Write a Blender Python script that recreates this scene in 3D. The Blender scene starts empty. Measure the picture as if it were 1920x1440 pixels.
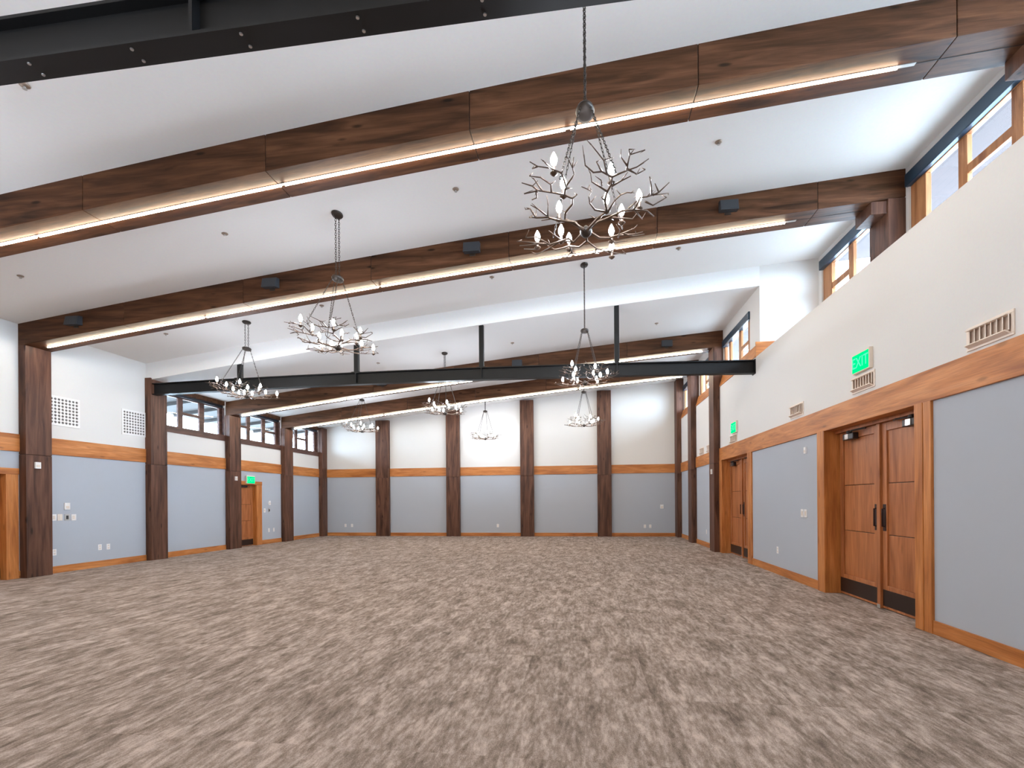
import bpy, math, random
from mathutils import Vector, Matrix
S = bpy.context.scene
COL = S.collection
random.seed(7)

# ------------------------------------------------------------------ colour / materials
def lin(r, g, b, k=1.0):
    f = lambda c: (c / 12.92 if c <= 0.04045 else ((c + 0.055) / 1.055) ** 2.4)
    return (f(r / 255) * k, f(g / 255) * k, f(b / 255) * k, 1.0)

def new_mat(name):
    m = bpy.data.materials.new(name); m.use_nodes = True
    nt = m.node_tree
    return m, nt, nt.nodes['Principled BSDF']

def N(nt, t, **kw):
    n = nt.nodes.new(t)
    for k, v in kw.items(): setattr(n, k, v)
    return n

def plain(name, col, rough=0.5, metal=0.0, spec=0.5, bump=0.0, bscale=200):
    m, nt, b = new_mat(name)
    b.inputs['Base Color'].default_value = col
    b.inputs['Roughness'].default_value = rough
    b.inputs['Metallic'].default_value = metal
    b.inputs['Specular IOR Level'].default_value = spec
    tc = N(nt, 'ShaderNodeTexCoord')
    nz = N(nt, 'ShaderNodeTexNoise'); nz.inputs['Scale'].default_value = bscale; nz.inputs['Detail'].default_value = 3
    nt.links.new(tc.outputs['Object'], nz.inputs['Vector'])
    mx = N(nt, 'ShaderNodeMix', data_type='RGBA', blend_type='MULTIPLY'); mx.inputs['Factor'].default_value = 0.08
    mx.inputs['A'].default_value = col
    nt.links.new(nz.outputs['Color'], mx.inputs['B']); nt.links.new(mx.outputs['Result'], b.inputs['Base Color'])
    if bump:
        bp = N(nt, 'ShaderNodeBump'); bp.inputs['Strength'].default_value = bump; bp.inputs['Distance'].default_value = 0.004
        nt.links.new(nz.outputs['Fac'], bp.inputs['Height']); nt.links.new(bp.outputs['Normal'], b.inputs['Normal'])
    return m

def wood(name, dark, mid, light, axis, rough=0.45, knots=0.6, spec=0.35):
    m, nt, b = new_mat(name); L = nt.links.new
    b.inputs['Roughness'].default_value = rough
    b.inputs['Specular IOR Level'].default_value = spec
    tc = N(nt, 'ShaderNodeTexCoord'); oi = N(nt, 'ShaderNodeObjectInfo')
    off = N(nt, 'ShaderNodeVectorMath', operation='SCALE'); off.inputs[0].default_value = (37.1, 21.7, 53.3)
    L(oi.outputs['Random'], off.inputs['Scale'])
    add = N(nt, 'ShaderNodeVectorMath', operation='ADD'); L(tc.outputs['Object'], add.inputs[0]); L(off.outputs[0], add.inputs[1])
    def mp(al, ac):
        q = N(nt, 'ShaderNodeMapping'); s = [ac, ac, ac]; s['XYZ'.index(axis)] = al
        q.inputs['Scale'].default_value = s; L(add.outputs[0], q.inputs['Vector']); return q
    m1 = mp(0.9, 9); m2 = mp(3.0, 70); m3 = mp(1.6, 5.5)
    n1 = N(nt, 'ShaderNodeTexNoise'); n1.inputs['Scale'].default_value = 1.0; n1.inputs['Detail'].default_value = 6; n1.inputs['Distortion'].default_value = 0.7
    L(m1.outputs[0], n1.inputs['Vector'])
    n2 = N(nt, 'ShaderNodeTexNoise'); n2.inputs['Scale'].default_value = 1.0; n2.inputs['Detail'].default_value = 3
    L(m2.outputs[0], n2.inputs['Vector'])
    cr = N(nt, 'ShaderNodeValToRGB'); e = cr.color_ramp.elements
    e[0].position = 0.28; e[0].color = dark; e[1].position = 0.72; e[1].color = light
    k = cr.color_ramp.elements.new(0.5); k.color = mid
    L(n1.outputs['Fac'], cr.inputs['Fac'])
    r2 = N(nt, 'ShaderNodeMapRange'); r2.inputs['From Min'].default_value = 0.3; r2.inputs['From Max'].default_value = 0.7
    r2.inputs['To Min'].default_value = 0.8; r2.inputs['To Max'].default_value = 1.1; L(n2.outputs['Fac'], r2.inputs['Value'])
    mul = N(nt, 'ShaderNodeMix', data_type='RGBA', blend_type='MULTIPLY'); mul.inputs['Factor'].default_value = 1
    L(cr.outputs['Color'], mul.inputs['A']); L(r2.outputs['Result'], mul.inputs['B'])
    vo = N(nt, 'ShaderNodeTexVoronoi'); vo.inputs['Scale'].default_value = 1.0; L(m3.outputs[0], vo.inputs['Vector'])
    kr = N(nt, 'ShaderNodeMapRange', interpolation_type='SMOOTHSTEP'); kr.inputs['From Min'].default_value = 0.05; kr.inputs['From Max'].default_value = 0.16
    kr.inputs['To Min'].default_value = 1.0 - knots; kr.inputs['To Max'].default_value = 1.0; L(vo.outputs['Distance'], kr.inputs['Value'])
    mk = N(nt, 'ShaderNodeMix', data_type='RGBA', blend_type='MULTIPLY'); mk.inputs['Factor'].default_value = 1
    L(mul.outputs['Result'], mk.inputs['A']); L(kr.outputs['Result'], mk.inputs['B'])
    L(mk.outputs['Result'], b.inputs['Base Color'])
    bp = N(nt, 'ShaderNodeBump'); bp.inputs['Strength'].default_value = 0.12; bp.inputs['Distance'].default_value = 0.002
    L(n2.outputs['Fac'], bp.inputs['Height']); L(bp.outputs['Normal'], b.inputs['Normal'])
    return m

def emit(name, col, st):
    m = bpy.data.materials.new(name); m.use_nodes = True; nt = m.node_tree; nt.nodes.clear()
    e = N(nt, 'ShaderNodeEmission'); e.inputs['Color'].default_value = col; e.inputs['Strength'].default_value = st
    o = N(nt, 'ShaderNodeOutputMaterial'); nt.links.new(e.outputs[0], o.inputs['Surface']); return m

def glass_pane(name):
    m = bpy.data.materials.new(name); m.use_nodes = True; nt = m.node_tree; nt.nodes.clear()
    t = N(nt, 'ShaderNodeBsdfTransparent'); t.inputs['Color'].default_value = (0.93, 0.96, 0.97, 1)
    g = N(nt, 'ShaderNodeBsdfGlossy'); g.inputs['Roughness'].default_value = 0.02
    lw = N(nt, 'ShaderNodeLayerWeight'); lw.inputs['Blend'].default_value = 0.5
    pw = N(nt, 'ShaderNodeMath', operation='POWER'); pw.inputs[1].default_value = 4.0; nt.links.new(lw.outputs['Facing'], pw.inputs[0])
    fr = N(nt, 'ShaderNodeMath', operation='MULTIPLY_ADD'); fr.inputs[1].default_value = 0.35; fr.inputs[2].default_value = 0.03; nt.links.new(pw.outputs[0], fr.inputs[0])
    mx = N(nt, 'ShaderNodeMixShader'); o = N(nt, 'ShaderNodeOutputMaterial')
    nt.links.new(fr.outputs[0], mx.inputs['Fac']); nt.links.new(t.outputs[0], mx.inputs[1]); nt.links.new(g.outputs[0], mx.inputs[2])
    nt.links.new(mx.outputs[0], o.inputs['Surface']); return m

def carpet_mat():
    m, nt, b = new_mat('carpet'); L = nt.links.new
    b.inputs['Roughness'].default_value = 0.95; b.inputs['Specular IOR Level'].default_value = 0.1
    tc = N(nt, 'ShaderNodeTexCoord')
    def noise(sx, sy, det, rough, wtile=None, dist=0.0):
        q = N(nt, 'ShaderNodeMapping'); q.inputs['Scale'].default_value = (sx, sy, 1); L(tc.outputs['Object'], q.inputs['Vector'])
        n = N(nt, 'ShaderNodeTexNoise', noise_dimensions='4D' if wtile else '3D')
        n.inputs['Scale'].default_value = 1; n.inputs['Detail'].default_value = det; n.inputs['Roughness'].default_value = rough
        n.inputs['Distortion'].default_value = dist
        L(q.outputs[0], n.inputs['Vector'])
        if wtile: L(wtile, n.inputs['W'])
        return n.outputs['Fac']
    # carpet planks 0.5 x 1.0 m, each with its own piece of the pattern
    br = N(nt, 'ShaderNodeMapping'); br.inputs['Scale'].default_value = (2.0, 1.0, 1.0); L(tc.outputs['Object'], br.inputs['Vector'])
    fl = N(nt, 'ShaderNodeVectorMath', operation='FLOOR'); L(br.outputs[0], fl.inputs[0])
    wn = N(nt, 'ShaderNodeTexWhiteNoise', noise_dimensions='3D'); L(fl.outputs[0], wn.inputs['Vector'])
    wm = N(nt, 'ShaderNodeMath', operation='MULTIPLY'); wm.inputs[1].default_value = 9.0; L(wn.outputs['Value'], wm.inputs[0])
    a = noise(9.5, 2.5, 6, 0.66, wm.outputs[0], 0.4)
    a2 = noise(3.2, 1.5, 4, 0.55)
    c = noise(34.0, 9.0, 3, 0.6)
    d = noise(160, 90, 2, 0.5)
    def mad(x, k, y):
        q = N(nt, 'ShaderNodeMath', operation='MULTIPLY_ADD'); L(x, q.inputs[0]); q.inputs[1].default_value = k
        if isinstance(y, float): q.inputs[2].default_value = y
        else: L(y, q.inputs[2])
        return q.outputs[0]
    s = mad(a, 0.44, mad(a2, 0.14, mad(c, 0.25, mad(d, 0.17, 0.0))))
    cr = N(nt, 'ShaderNodeValToRGB'); e = cr.color_ramp.elements
    e[0].position = 0.405; e[0].color = lin(106, 93, 83); e[1].position = 0.588; e[1].color = lin(195, 178, 168)
    k = cr.color_ramp.elements.new(0.49); k.color = lin(147, 132, 121)
    L(s, cr.inputs['Fac']); L(cr.outputs['Color'], b.inputs['Base Color'])
    bp = N(nt, 'ShaderNodeBump'); bp.inputs['Strength'].default_value = 0.35; bp.inputs['Distance'].default_value = 0.006
    L(d, bp.inputs['Height']); L(bp.outputs['Normal'], b.inputs['Normal'])
    return m

def plank_mat(name, c1, c2):
    m, nt, b = new_mat(name); L = nt.links.new
    b.inputs['Roughness'].default_value = 0.7
    tc = N(nt, 'ShaderNodeTexCoord'); w = N(nt, 'ShaderNodeTexWave', wave_type='BANDS', bands_direction='X', wave_profile='SAW')
    w.inputs['Scale'].default_value = 2.2; L(tc.outputs['Object'], w.inputs['Vector'])
    nz = N(nt, 'ShaderNodeTexNoise'); nz.inputs['Scale'].default_value = 2.5; L(tc.outputs['Object'], nz.inputs['Vector'])
    cr = N(nt, 'ShaderNodeValToRGB'); e = cr.color_ramp.elements
    e[0].position = 0.04; e[0].color = (c1[0] * .35, c1[1] * .35, c1[2] * .35, 1); e[1].position = 0.14; e[1].color = c1
    L(w.outputs['Fac'], cr.inputs['Fac'])
    mx = N(nt, 'ShaderNodeMix', data_type='RGBA'); L(nz.outputs['Fac'], mx.inputs['Factor']); L(cr.outputs['Color'], mx.inputs['A']); mx.inputs['B'].default_value = c2
    L(mx.outputs['Result'], b.inputs['Base Color']); return m

DK = (lin(46, 28, 16), lin(80, 51, 32), lin(102, 68, 45))
CO = (lin(56, 35, 25), lin(90, 60, 45), lin(112, 78, 61))
OR = (lin(148, 86, 36), lin(184, 116, 55), lin(204, 138, 78))
DR = (lin(138, 80, 40), lin(168, 104, 58), lin(186, 122, 74))
M = dict(
    wall=plain('white_wall_paint', lin(224, 221, 217), 0.85, bscale=40, spec=0.2),
    ceil=plain('white_ceiling_paint', lin(238, 237, 235), 0.9, bscale=30, spec=0.15),
    panel=plain('blue_grey_wall_fabric', lin(180, 184, 192), 0.9, bscale=220, bump=0.15, spec=0.15),
    carpet=carpet_mat(),
    beam=wood('dark_timber_beam', *DK, 'X', 0.5, 0.8, 0.16), beamz=wood('dark_timber_column', *CO, 'Z', 0.48, 0.7, 0.25),
    slot=plain('dark_slot', lin(22, 17, 15), 0.8),
    trimx=wood('honey_wood_across', *OR, 'X', 0.45, 0.35), trimy=wood('honey_wood_along', *OR, 'Y', 0.45, 0.35), trimz=wood('honey_wood_upright', *OR, 'Z', 0.45, 0.35),
    door=wood('cherry_door_wood', *DR, 'Z', 0.4, 0.25),
    wframe=wood('window_frame_wood', lin(120, 76, 44), lin(160, 108, 66), lin(184, 134, 90), 'Z', 0.5, 0.2),
    wdark=wood('dark_window_frame_wood', lin(52, 34, 30), lin(84, 56, 46), lin(104, 72, 60), 'Y', 0.5, 0.2),
    steel=plain('black_painted_steel', lin(15, 15, 16), 0.5, 0.0, 0.28),
    darkhead=plain('dark_header', lin(34, 38, 46), 0.4), bluesteel=plain('blue_black_steel', lin(48, 66, 84), 0.28, 0.3, 0.5),
    bolt=plain('bright_bolt', lin(190, 190, 190), 0.3, 0.9),
    alu=plain('aluminium', lin(190, 188, 184), 0.4, 0.6),
    bronze=plain('bronzed_iron', lin(98, 80, 66), 0.42, 0.65),
    iron=plain('dark_iron', lin(60, 52, 46), 0.45, 0.6),
    cream=plain('cream_plastic', lin(226, 214, 200), 0.5), white=plain('white_plastic', lin(236, 234, 232), 0.45),
    register=plain('beige_register', lin(236, 222, 208), 0.5), regdark=plain('register_throat', lin(206, 190, 176), 0.8),
    black=plain('black_speaker', lin(52, 54, 58), 0.55), dark=plain('dark_hole', lin(112, 108, 106), 0.9),
    kick=plain('dark_bronze_plate', lin(48, 34, 28), 0.4, 0.4), pull=plain('oil_rubbed_bronze', lin(62, 46, 44), 0.4, 0.5),
    closer=plain('dark_closer', lin(50, 44, 42), 0.35, 0.5), chrome=plain('polished_cover', lin(200, 190, 182), 0.2, 0.9),
    sprk=plain('sprinkler_cover', lin(150, 132, 116), 0.4, 0.3),
    ground=plain('dry_ground', lin(160, 158, 154), 0.95),
    glass=glass_pane('window_glass'),
    bulb=emit('glowing_bulb', (1.0, 0.97, 0.93, 1), 98.0),
    strip=emit('glowing_diffuser', (1.0, 0.78, 0.50, 1), 44.0),
    exitg=emit('lit_green_sign', (0.04, 0.80, 0.16, 1), 1.0),
    exitl=emit('lit_pale_letters', (0.16, 1.0, 0.30, 1), 1.0),
    soffr=plank_mat('pink_plank_soffit', lin(50, 33, 31), lin(58, 40, 38)),
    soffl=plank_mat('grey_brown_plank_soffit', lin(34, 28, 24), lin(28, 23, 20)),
)

# ------------------------------------------------------------------ geometry helpers
def xform(o, t): return (o[0] + t[0], o[1] + t[1], o[2] + t[2])

class MB:
    def __init__(s): s.v = []; s.f = []
    def add(s, vs, fs):
        n = len(s.v); s.v += [tuple(p) for p in vs]; s.f += [tuple(i + n for i in q) for q in fs]; return s
    def box(s, x0, x1, y0, y1, z0, z1):
        x0, x1 = sorted((x0, x1)); y0, y1 = sorted((y0, y1)); z0, z1 = sorted((z0, z1))
        return s.add([(x0,y0,z0),(x1,y0,z0),(x1,y1,z0),(x0,y1,z0),(x0,y0,z1),(x1,y0,z1),(x1,y1,z1),(x0,y1,z1)],
                     [(0,3,2,1),(4,5,6,7),(0,1,5,4),(1,2,6,5),(2,3,7,6),(3,0,4,7)])
    def sweepx(s, xs, prof):
        """prof(x) -> list of (y, z) ring; swept along x with end caps"""
        rings = [[(x, y, z) for y, z in prof(x)] for x in xs]; n = len(rings[0])
        vs = [p for r in rings for p in r]; fs = []
        for i in range(len(rings) - 1):
            for j in range(n): a = i * n + j; b = i * n + (j + 1) % n; fs.append((a, b, b + n, a + n))
        fs.append(tuple(range(n - 1, -1, -1))); fs.append(tuple((len(rings) - 1) * n + j for j in range(n)))
        return s.add(vs, fs)
    def prism(s, pts, d):
        n = len(pts); vs = list(pts) + [xform(p, d) for p in pts]
        fs = [tuple(range(n - 1, -1, -1)), tuple(range(n, 2 * n))] + [(i, (i + 1) % n, (i + 1) % n + n, i + n) for i in range(n)]
        return s.add(vs, fs)
    def tube(s, path, rad, n=6, caps=True):
        P = [Vector(p) for p in path]
        if not hasattr(rad, '__len__'): rad = [rad] * len(P)
        rings = []
        for i, p in enumerate(P):
            t = (P[min(i + 1, len(P) - 1)] - P[max(i - 1, 0)])
            t = t.normalized() if t.length > 1e-9 else Vector((0, 0, 1))
            u = t.cross(Vector((0.31, 0.17, 0.93))); u.normalize(); w = t.cross(u)
            rings += [tuple(p + (u * math.cos(2 * math.pi * k / n) + w * math.sin(2 * math.pi * k / n)) * rad[i]) for k in range(n)]
        fs = []
        for i in range(len(P) - 1):
            for k in range(n): a = i * n + k; b = i * n + (k + 1) % n; fs.append((a, b, b + n, a + n))
        if caps: fs += [tuple(range(n - 1, -1, -1)), tuple((len(P) - 1) * n + k for k in range(n))]
        return s.add(rings, fs)
    def lathe(s, prof, c=(0, 0, 0), n=16, sx=1.0, sy=1.0):
        vs = [(c[0] + r * sx * math.cos(2 * math.pi * k / n), c[1] + r * sy * math.sin(2 * math.pi * k / n), c[2] + z) for r, z in prof for k in range(n)]
        fs = []
        for i in range(len(prof) - 1):
            for k in range(n): a = i * n + k; b = i * n + (k + 1) % n; fs.append((a, b, b + n, a + n))
        fs += [tuple(range(n - 1, -1, -1)), tuple((len(prof) - 1) * n + k for k in range(n))]
        return s.add(vs, fs)
    def chain(s, p0, p1, L=0.05, w=0.024, r=0.004):
        p0, p1 = Vector(p0), Vector(p1); d = p1 - p0; n = max(2, int(d.length / (L * 0.72))); t = d.normalized()
        u = t.cross(Vector((0.3, 0.2, 0.9))).normalized(); v = t.cross(u)
        for i in range(n):
            c = p0 + d * ((i + 0.5) / n); a = u if i % 2 else v
            loop = [tuple(c + t * (L / 2 * math.cos(q)) + a * (w / 2 * math.sin(q))) for q in [2 * math.pi * k / 8 for k in range(9)]]
            s.tube(loop, r, 4, caps=False)
        return s
    def build(s, name, mat, parent=None, smooth=False, bevel=0.0, off=None):
        if off is None:
            off = Vector((0, 0, 0))
            q = parent
            while q is not None: off += q.location; q = q.parent
        me = bpy.data.meshes.new(name)
        me.from_pydata([(x - off[0], y - off[1], z - off[2]) for x, y, z in s.v], [], s.f); me.validate(); me.update()
        me.materials.append(M[mat] if isinstance(mat, str) else mat)
        if smooth:
            for p in me.polygons: p.use_smooth = True
        o = bpy.data.objects.new(name, me); COL.objects.link(o)
        if parent: o.parent = parent
        if bevel:
            b = o.modifiers.new('edge', 'BEVEL'); b.width = bevel; b.segments = 2; b.limit_method = 'ANGLE'
        return o

def fix_normals():
    import bmesh
    for me in bpy.data.meshes:
        bm = bmesh.new(); bm.from_mesh(me); bmesh.ops.recalc_face_normals(bm, faces=bm.faces); bm.to_mesh(me); bm.free()

def tag(o, label=None, cat=None, group=None, kind=None):
    if label: o['label'] = label
    if cat: o['category'] = cat
    if group: o['group'] = group
    if kind: o['kind'] = kind
    return o

def empty(name, loc, label=None, cat=None, group=None, kind=None):
    o = bpy.data.objects.new(name, None); COL.objects.link(o); o.location = loc; o.empty_display_size = 0.1
    return tag(o, label, cat, group, kind)

def copy_tree(o, parent=None):
    c = o.copy(); COL.objects.link(c)
    if parent is not None: c.parent = parent
    for ch in list(o.children): copy_tree(ch, c)
    return c

def boxes(name, mat, lst, parent=None, bevel=0.0, **kw):
    m = MB()
    for b in lst: m.box(*b)
    o = m.build(name, mat, parent, bevel=bevel)
    if kw: tag(o, **kw)
    return o

def wall_rects(a0, a1, z0, z1, holes):
    """rectangles left of a wall a0..a1 x z0..z1 after cutting holes (a,b,za,zb)"""
    As = sorted(set([a0, a1] + [v for h in holes for v in h[:2] if a0 < v < a1])); Zs = sorted(set([z0, z1] + [v for h in holes for v in h[2:] if z0 < v < z1]))
    out = []
    for i in range(len(As) - 1):
        for j in range(len(Zs) - 1):
            ca, cz = (As[i] + As[i + 1]) / 2, (Zs[j] + Zs[j + 1]) / 2
            if not any(h[0] < ca < h[1] and h[2] < cz < h[3] for h in holes): out.append((As[i], As[i + 1], Zs[j], Zs[j + 1]))
    return out

# ------------------------------------------------------------------ room dimensions (metres)
XL, XR, XC, XF = -11.30, 3.805, 5.12, 3.90     # left wall, right wall, near clerestory, far clerestory
YB, YP, YF = -4.0, 12.15, 21.50                # back wall, partition line, far wall
BAND0, BAND1 = 2.555, 2.905
WTOP = 4.63                                    # top of the right wall
BD, DROP = 0.444, 0.435                        # beam depth, step of the ceiling at the partition line
C = lambda x: 6.333 + 0.086643 * x - 0.00168138 * x * x
CF = lambda x: C(x) - DROP
def xs(a, b, n=20): return [a + (b - a) * i / n for i in range(n + 1)]
COLP = 0.17                                    # how far the columns stand out of the wall
LY = [(9.05, 9.57), (12.11, 12.65), (15.16, 15.71), (18.23, 18.80)]
BEAMS = [(-0.28, 0.29), (5.87, 6.43), (9.05, 9.60), (15.20, 15.75), (18.28, 18.84)]

# ------------------------------------------------------------------ floor, ceilings, walls
fl = boxes('floor', 'carpet', [(XL - 0.2, 5.4, YB - 0.2, YF + 0.2, -0.15, 0.0)], label='taupe mottled carpet tiles covering the whole hall floor', cat='floor', kind='structure')
m = MB(); m.sweepx(xs(XL - 0.2, XC + 0.25, 28), lambda x: [(YB - 0.2, C(x)), (YP, C(x)), (YP, C(x) + 0.12), (YB - 0.2, C(x) + 0.12)])
tag(m.build('ceiling', 'ceil', smooth=False), 'sloping white ceiling over the near part of the hall', 'ceiling', kind='structure')
m = MB(); m.sweepx(xs(XL - 0.2, XF + 0.25, 28), lambda x: [(YP + 0.1, CF(x)), (YF + 0.2, CF(x)), (YF + 0.2, CF(x) + 0.12), (YP + 0.1, CF(x) + 0.12)])
m.sweepx(xs(XL - 0.2, XF, 28), lambda x: [(YP, CF(x)), (YP + 0.1, CF(x)), (YP + 0.1, C(x) + 0.12), (YP, C(x) + 0.12)])
tag(m.build('ceiling', 'ceil'), 'lower white ceiling with its step beyond the far steel beam', 'ceiling', kind='structure')

LWIN = [(12.67, 15.14), (15.73, 18.21), (18.82, 21.04)]
DL = [(15.80, 16.73), (7.70, 8.80)]            # doors in the left wall
holesL = [(a, b, 3.63, 4.62) for a, b in LWIN] + [(a, b, 0.0, 2.10) for a, b in DL]
boxes('wall_left', 'wall', [(XL - 0.2, XL, a, b, z0, z1) for a, b, z0, z1 in
      wall_rects(YB - 0.2, YP, BAND1, 5.25, holesL) + wall_rects(YP, YF, BAND1, 4.76, holesL)] , label='white upper part of the left wall with air grilles and clerestory openings', cat='wall', kind='structure')
boxes('wall_left', 'panel', [(XL - 0.2, XL, a, b, z0, z1) for a, b, z0, z1 in wall_rects(YB - 0.2, YF, 0.0, BAND0, holesL)], label='blue-grey fabric lower part of the left wall', cat='wall', kind='structure')
gapsL = sorted(LY + [(21.06, YF)])
def runs(a, b, cuts):
    out = []; p = a
    for c, d in sorted(cuts):
        if c > p: out.append((p, min(c, b)))
        p = max(p, d)
    if p < b: out.append((p, b))
    return out
boxes('trim_1', 'trimy', [(XL - 0.2, XL + 0.03, a, b, BAND0, BAND1) for a, b in runs(YB, YF, gapsL)], bevel=0.004, label='honey wood rail along the left wall above the blue panels', cat='wall rail', kind='structure')
boxes('baseboard_left', 'trimy', [(XL, XL + 0.02, a, b, 0, 0.15) for a, b in runs(YB, YF, gapsL + [(15.70, 17.03), (7.5, 9.03)])], bevel=0.003, label='honey wood baseboard along the left wall', cat='baseboard', kind='structure')

# far wall
FX = [(-8.84, -8.25), (-5.73, -5.15), (-2.58, -2.02), (0.57, 1.13)]
boxes('wall_back', 'wall', [(XL - 0.2, 4.1, YF, YF + 0.2, BAND1, 6.3)], label='white upper part of the far end wall behind the timber pilasters', cat='wall', kind='structure')
boxes('wall_back', 'panel', [(XL - 0.2, 4.1, YF, YF + 0.2, 0, BAND0)], label='blue-grey fabric lower part of the far end wall', cat='wall', kind='structure')
boxes('trim_2', 'trimx', [(a, b, YF - 0.03, YF + 0.2, BAND0, BAND1) for a, b in runs(XL + 0.17, XR - 0.17, FX)], bevel=0.004, label='honey wood rail across the far end wall', cat='wall rail', kind='structure')
boxes('baseboard_back', 'trimx', [(a, b, YF - 0.02, YF, 0, 0.145) for a, b in runs(XL + 0.17, XR - 0.17, FX)], bevel=0.003, label='honey wood baseboard along the far end wall', cat='baseboard', kind='structure')
boxes('wall_front', 'wall', [(XL - 0.2, 5.4, YB - 0.2, YB, 0, 6.85)], label='plain white wall closing the hall behind the viewpoint', cat='wall', kind='structure')

# right wall
DR_ = [(6.27, 9.06), (12.44, 15.22)]           # outer edges of the two cased door openings
boxes('wall_right', 'wall', [(XR, XR + 0.28, YB, YF, BAND1, WTOP)], label='white upper part of the right wall with registers and exit signs', cat='wall', kind='structure')
boxes('wall_right', 'panel', [(XR, XR + 0.28, a, b, 0, BAND0) for a, b in runs(YB, YF, DR_)], label='blue-grey fabric lower part of the right wall', cat='wall', kind='structure')
boxes('wall_right', 'wall', [(XR + 0.28, XC + 0.25, YB, YP, WTOP - 0.1, WTOP - 0.001)], label='flat ledge on top of the right wall below the near clerestory', cat='ledge', kind='structure')
RC = [(15.20, 15.75), (18.28, 18.84), (20.98, YF)]
boxes('trim_3', 'trimy', [(XR - 0.03, XR + 0.28, a, b, BAND0, BAND1) for a, b in runs(YB, YF, RC)], bevel=0.004, label='wide honey wood rail along the right wall above the doors', cat='wall rail', kind='structure')
boxes('baseboard_right', 'trimy', [(XR - 0.02, XR, a, b, 0, 0.15) for a, b in runs(YB, YF, RC + DR_)], bevel=0.003, label='honey wood baseboard along the right wall', cat='baseboard', kind='structure')

# near clerestory wall (set back) and far clerestory wall
RWIN = [(-3.4, -0.35), (0.35, 2.75), (3.35, 5.80), (6.50, 8.98), (9.66, 12.00)]
boxes('wall_right', 'wall', [(XC, XC + 0.22, a, b, z0, z1) for a, b, z0, z1 in wall_rects(YB, YP, WTOP, 6.86, [(a, b, 4.9, 6.55) for a, b in RWIN])], label='set-back white wall around the near clerestory windows', cat='wall', kind='structure')
boxes('wall_right', 'wall', [(XF, XC + 0.25, YP, YP + 0.25, WTOP, 6.86)], label='white return wall closing the near clerestory at the steel beam', cat='wall', kind='structure')
boxes('trim_4', 'trimx', [(XF - 0.1, XC + 0.02, YP - 0.03, YP, WTOP - 0.02, 4.965)], bevel=0.004, label='honey wood cap at the foot of the white return wall', cat='sill trim', kind='structure')
FWIN = [(12.85, 15.16), (15.80, 18.22), (18.90, 20.95)]
boxes('wall_right', 'wall', [(XF, XF + 0.2, a, b, z0, z1) for a, b, z0, z1 in wall_rects(YP + 0.25, YF, WTOP, 6.36, [(a, b, 4.93, 5.88) for a, b in FWIN])], label='white wall around the far right clerestory windows', cat='wall', kind='structure')
m = MB()
for a, b in runs(YP - 0.0, YF, RC):
    m.prism([(XR - 0.02, a, WTOP), (XF + 0.02, a, WTOP), (XF + 0.02, a, 4.95), (XR + 0.07, a, 4.95)], (0, b - a, 0))
tag(m.build('trim_5', 'trimy', bevel=0.004), 'honey wood sill under the far right clerestory windows', 'sill trim', kind='structure')
boxes('trim_6', 'wdark', [(XL - 0.12, XL + 0.025, a - 0.02, b + 0.02, 3.45, 3.63) for a, b in LWIN], bevel=0.004, label='dark wood sill under the left clerestory windows', cat='sill trim', kind='structure')
boxes('trim_7', 'beam', [(XL - 0.15, XL + 0.01, a - 0.01, b + 0.01, 4.575, 4.705) for a, b in LWIN], label='dark wood head trim above the left clerestory windows', cat='head trim', kind='structure')

# ------------------------------------------------------------------ windows
WN = [0]
def window(x0, x1, a, b, z0, z1, panes, munt, mat, label, head=None, fr=0.06, hmat='bluesteel'):
    """window in a wall of constant x; panes: list of (y0, y1, has_muntin)"""
    WN[0] += 1
    w = empty('window_%d' % WN[0], ((x0 + x1) / 2, (a + b) / 2, z0), label, 'window', kind='structure')
    f = MB(); e = sorted([a] + [v for p in panes for v in p[:2]] + [b])
    ps = sorted(p[:2] for p in panes)
    edges = [a] + [v for p in ps for v in p] + [b]
    f.box(x0, x1, a, b, z0, z0 + fr); f.box(x0, x1, a, b, z1 - 0.03, z1)
    for i in (0, len(edges) - 2): f.box(x0, x1, edges[i], edges[i + 1], z0 + fr, z1 - 0.03)
    f.build('frame', mat, w, bevel=0.006)
    for i in range(2, len(edges) - 2, 2): MB().box(x0 + 0.008, x1 - 0.008, edges[i], edges[i + 1], z0 + fr, z1 - 0.03).build('mullion', mat, w, bevel=0.006)
    xm = (x0 + x1) / 2
    for y0, y1, mu in panes:
        if mu: MB().box(x0 + 0.012, x1 - 0.012, y0, y1, munt[0], munt[1]).build('transom_bar', mat, w, bevel=0.004)
        MB().box(xm - 0.004, xm + 0.004, y0, y1, z0 + fr, z1 - 0.03).build('pane', 'glass', w)
    if head: MB().box(*head).build('header', hmat, w, bevel=0.01)
    if hmat == 'darkhead':
        for y in (a, b): MB().box(XL - .085, XL - .004, y - .018, y + .018, z0 + .01, z1).build('jamb', mat, w, bevel=0.004)
    return w

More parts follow.
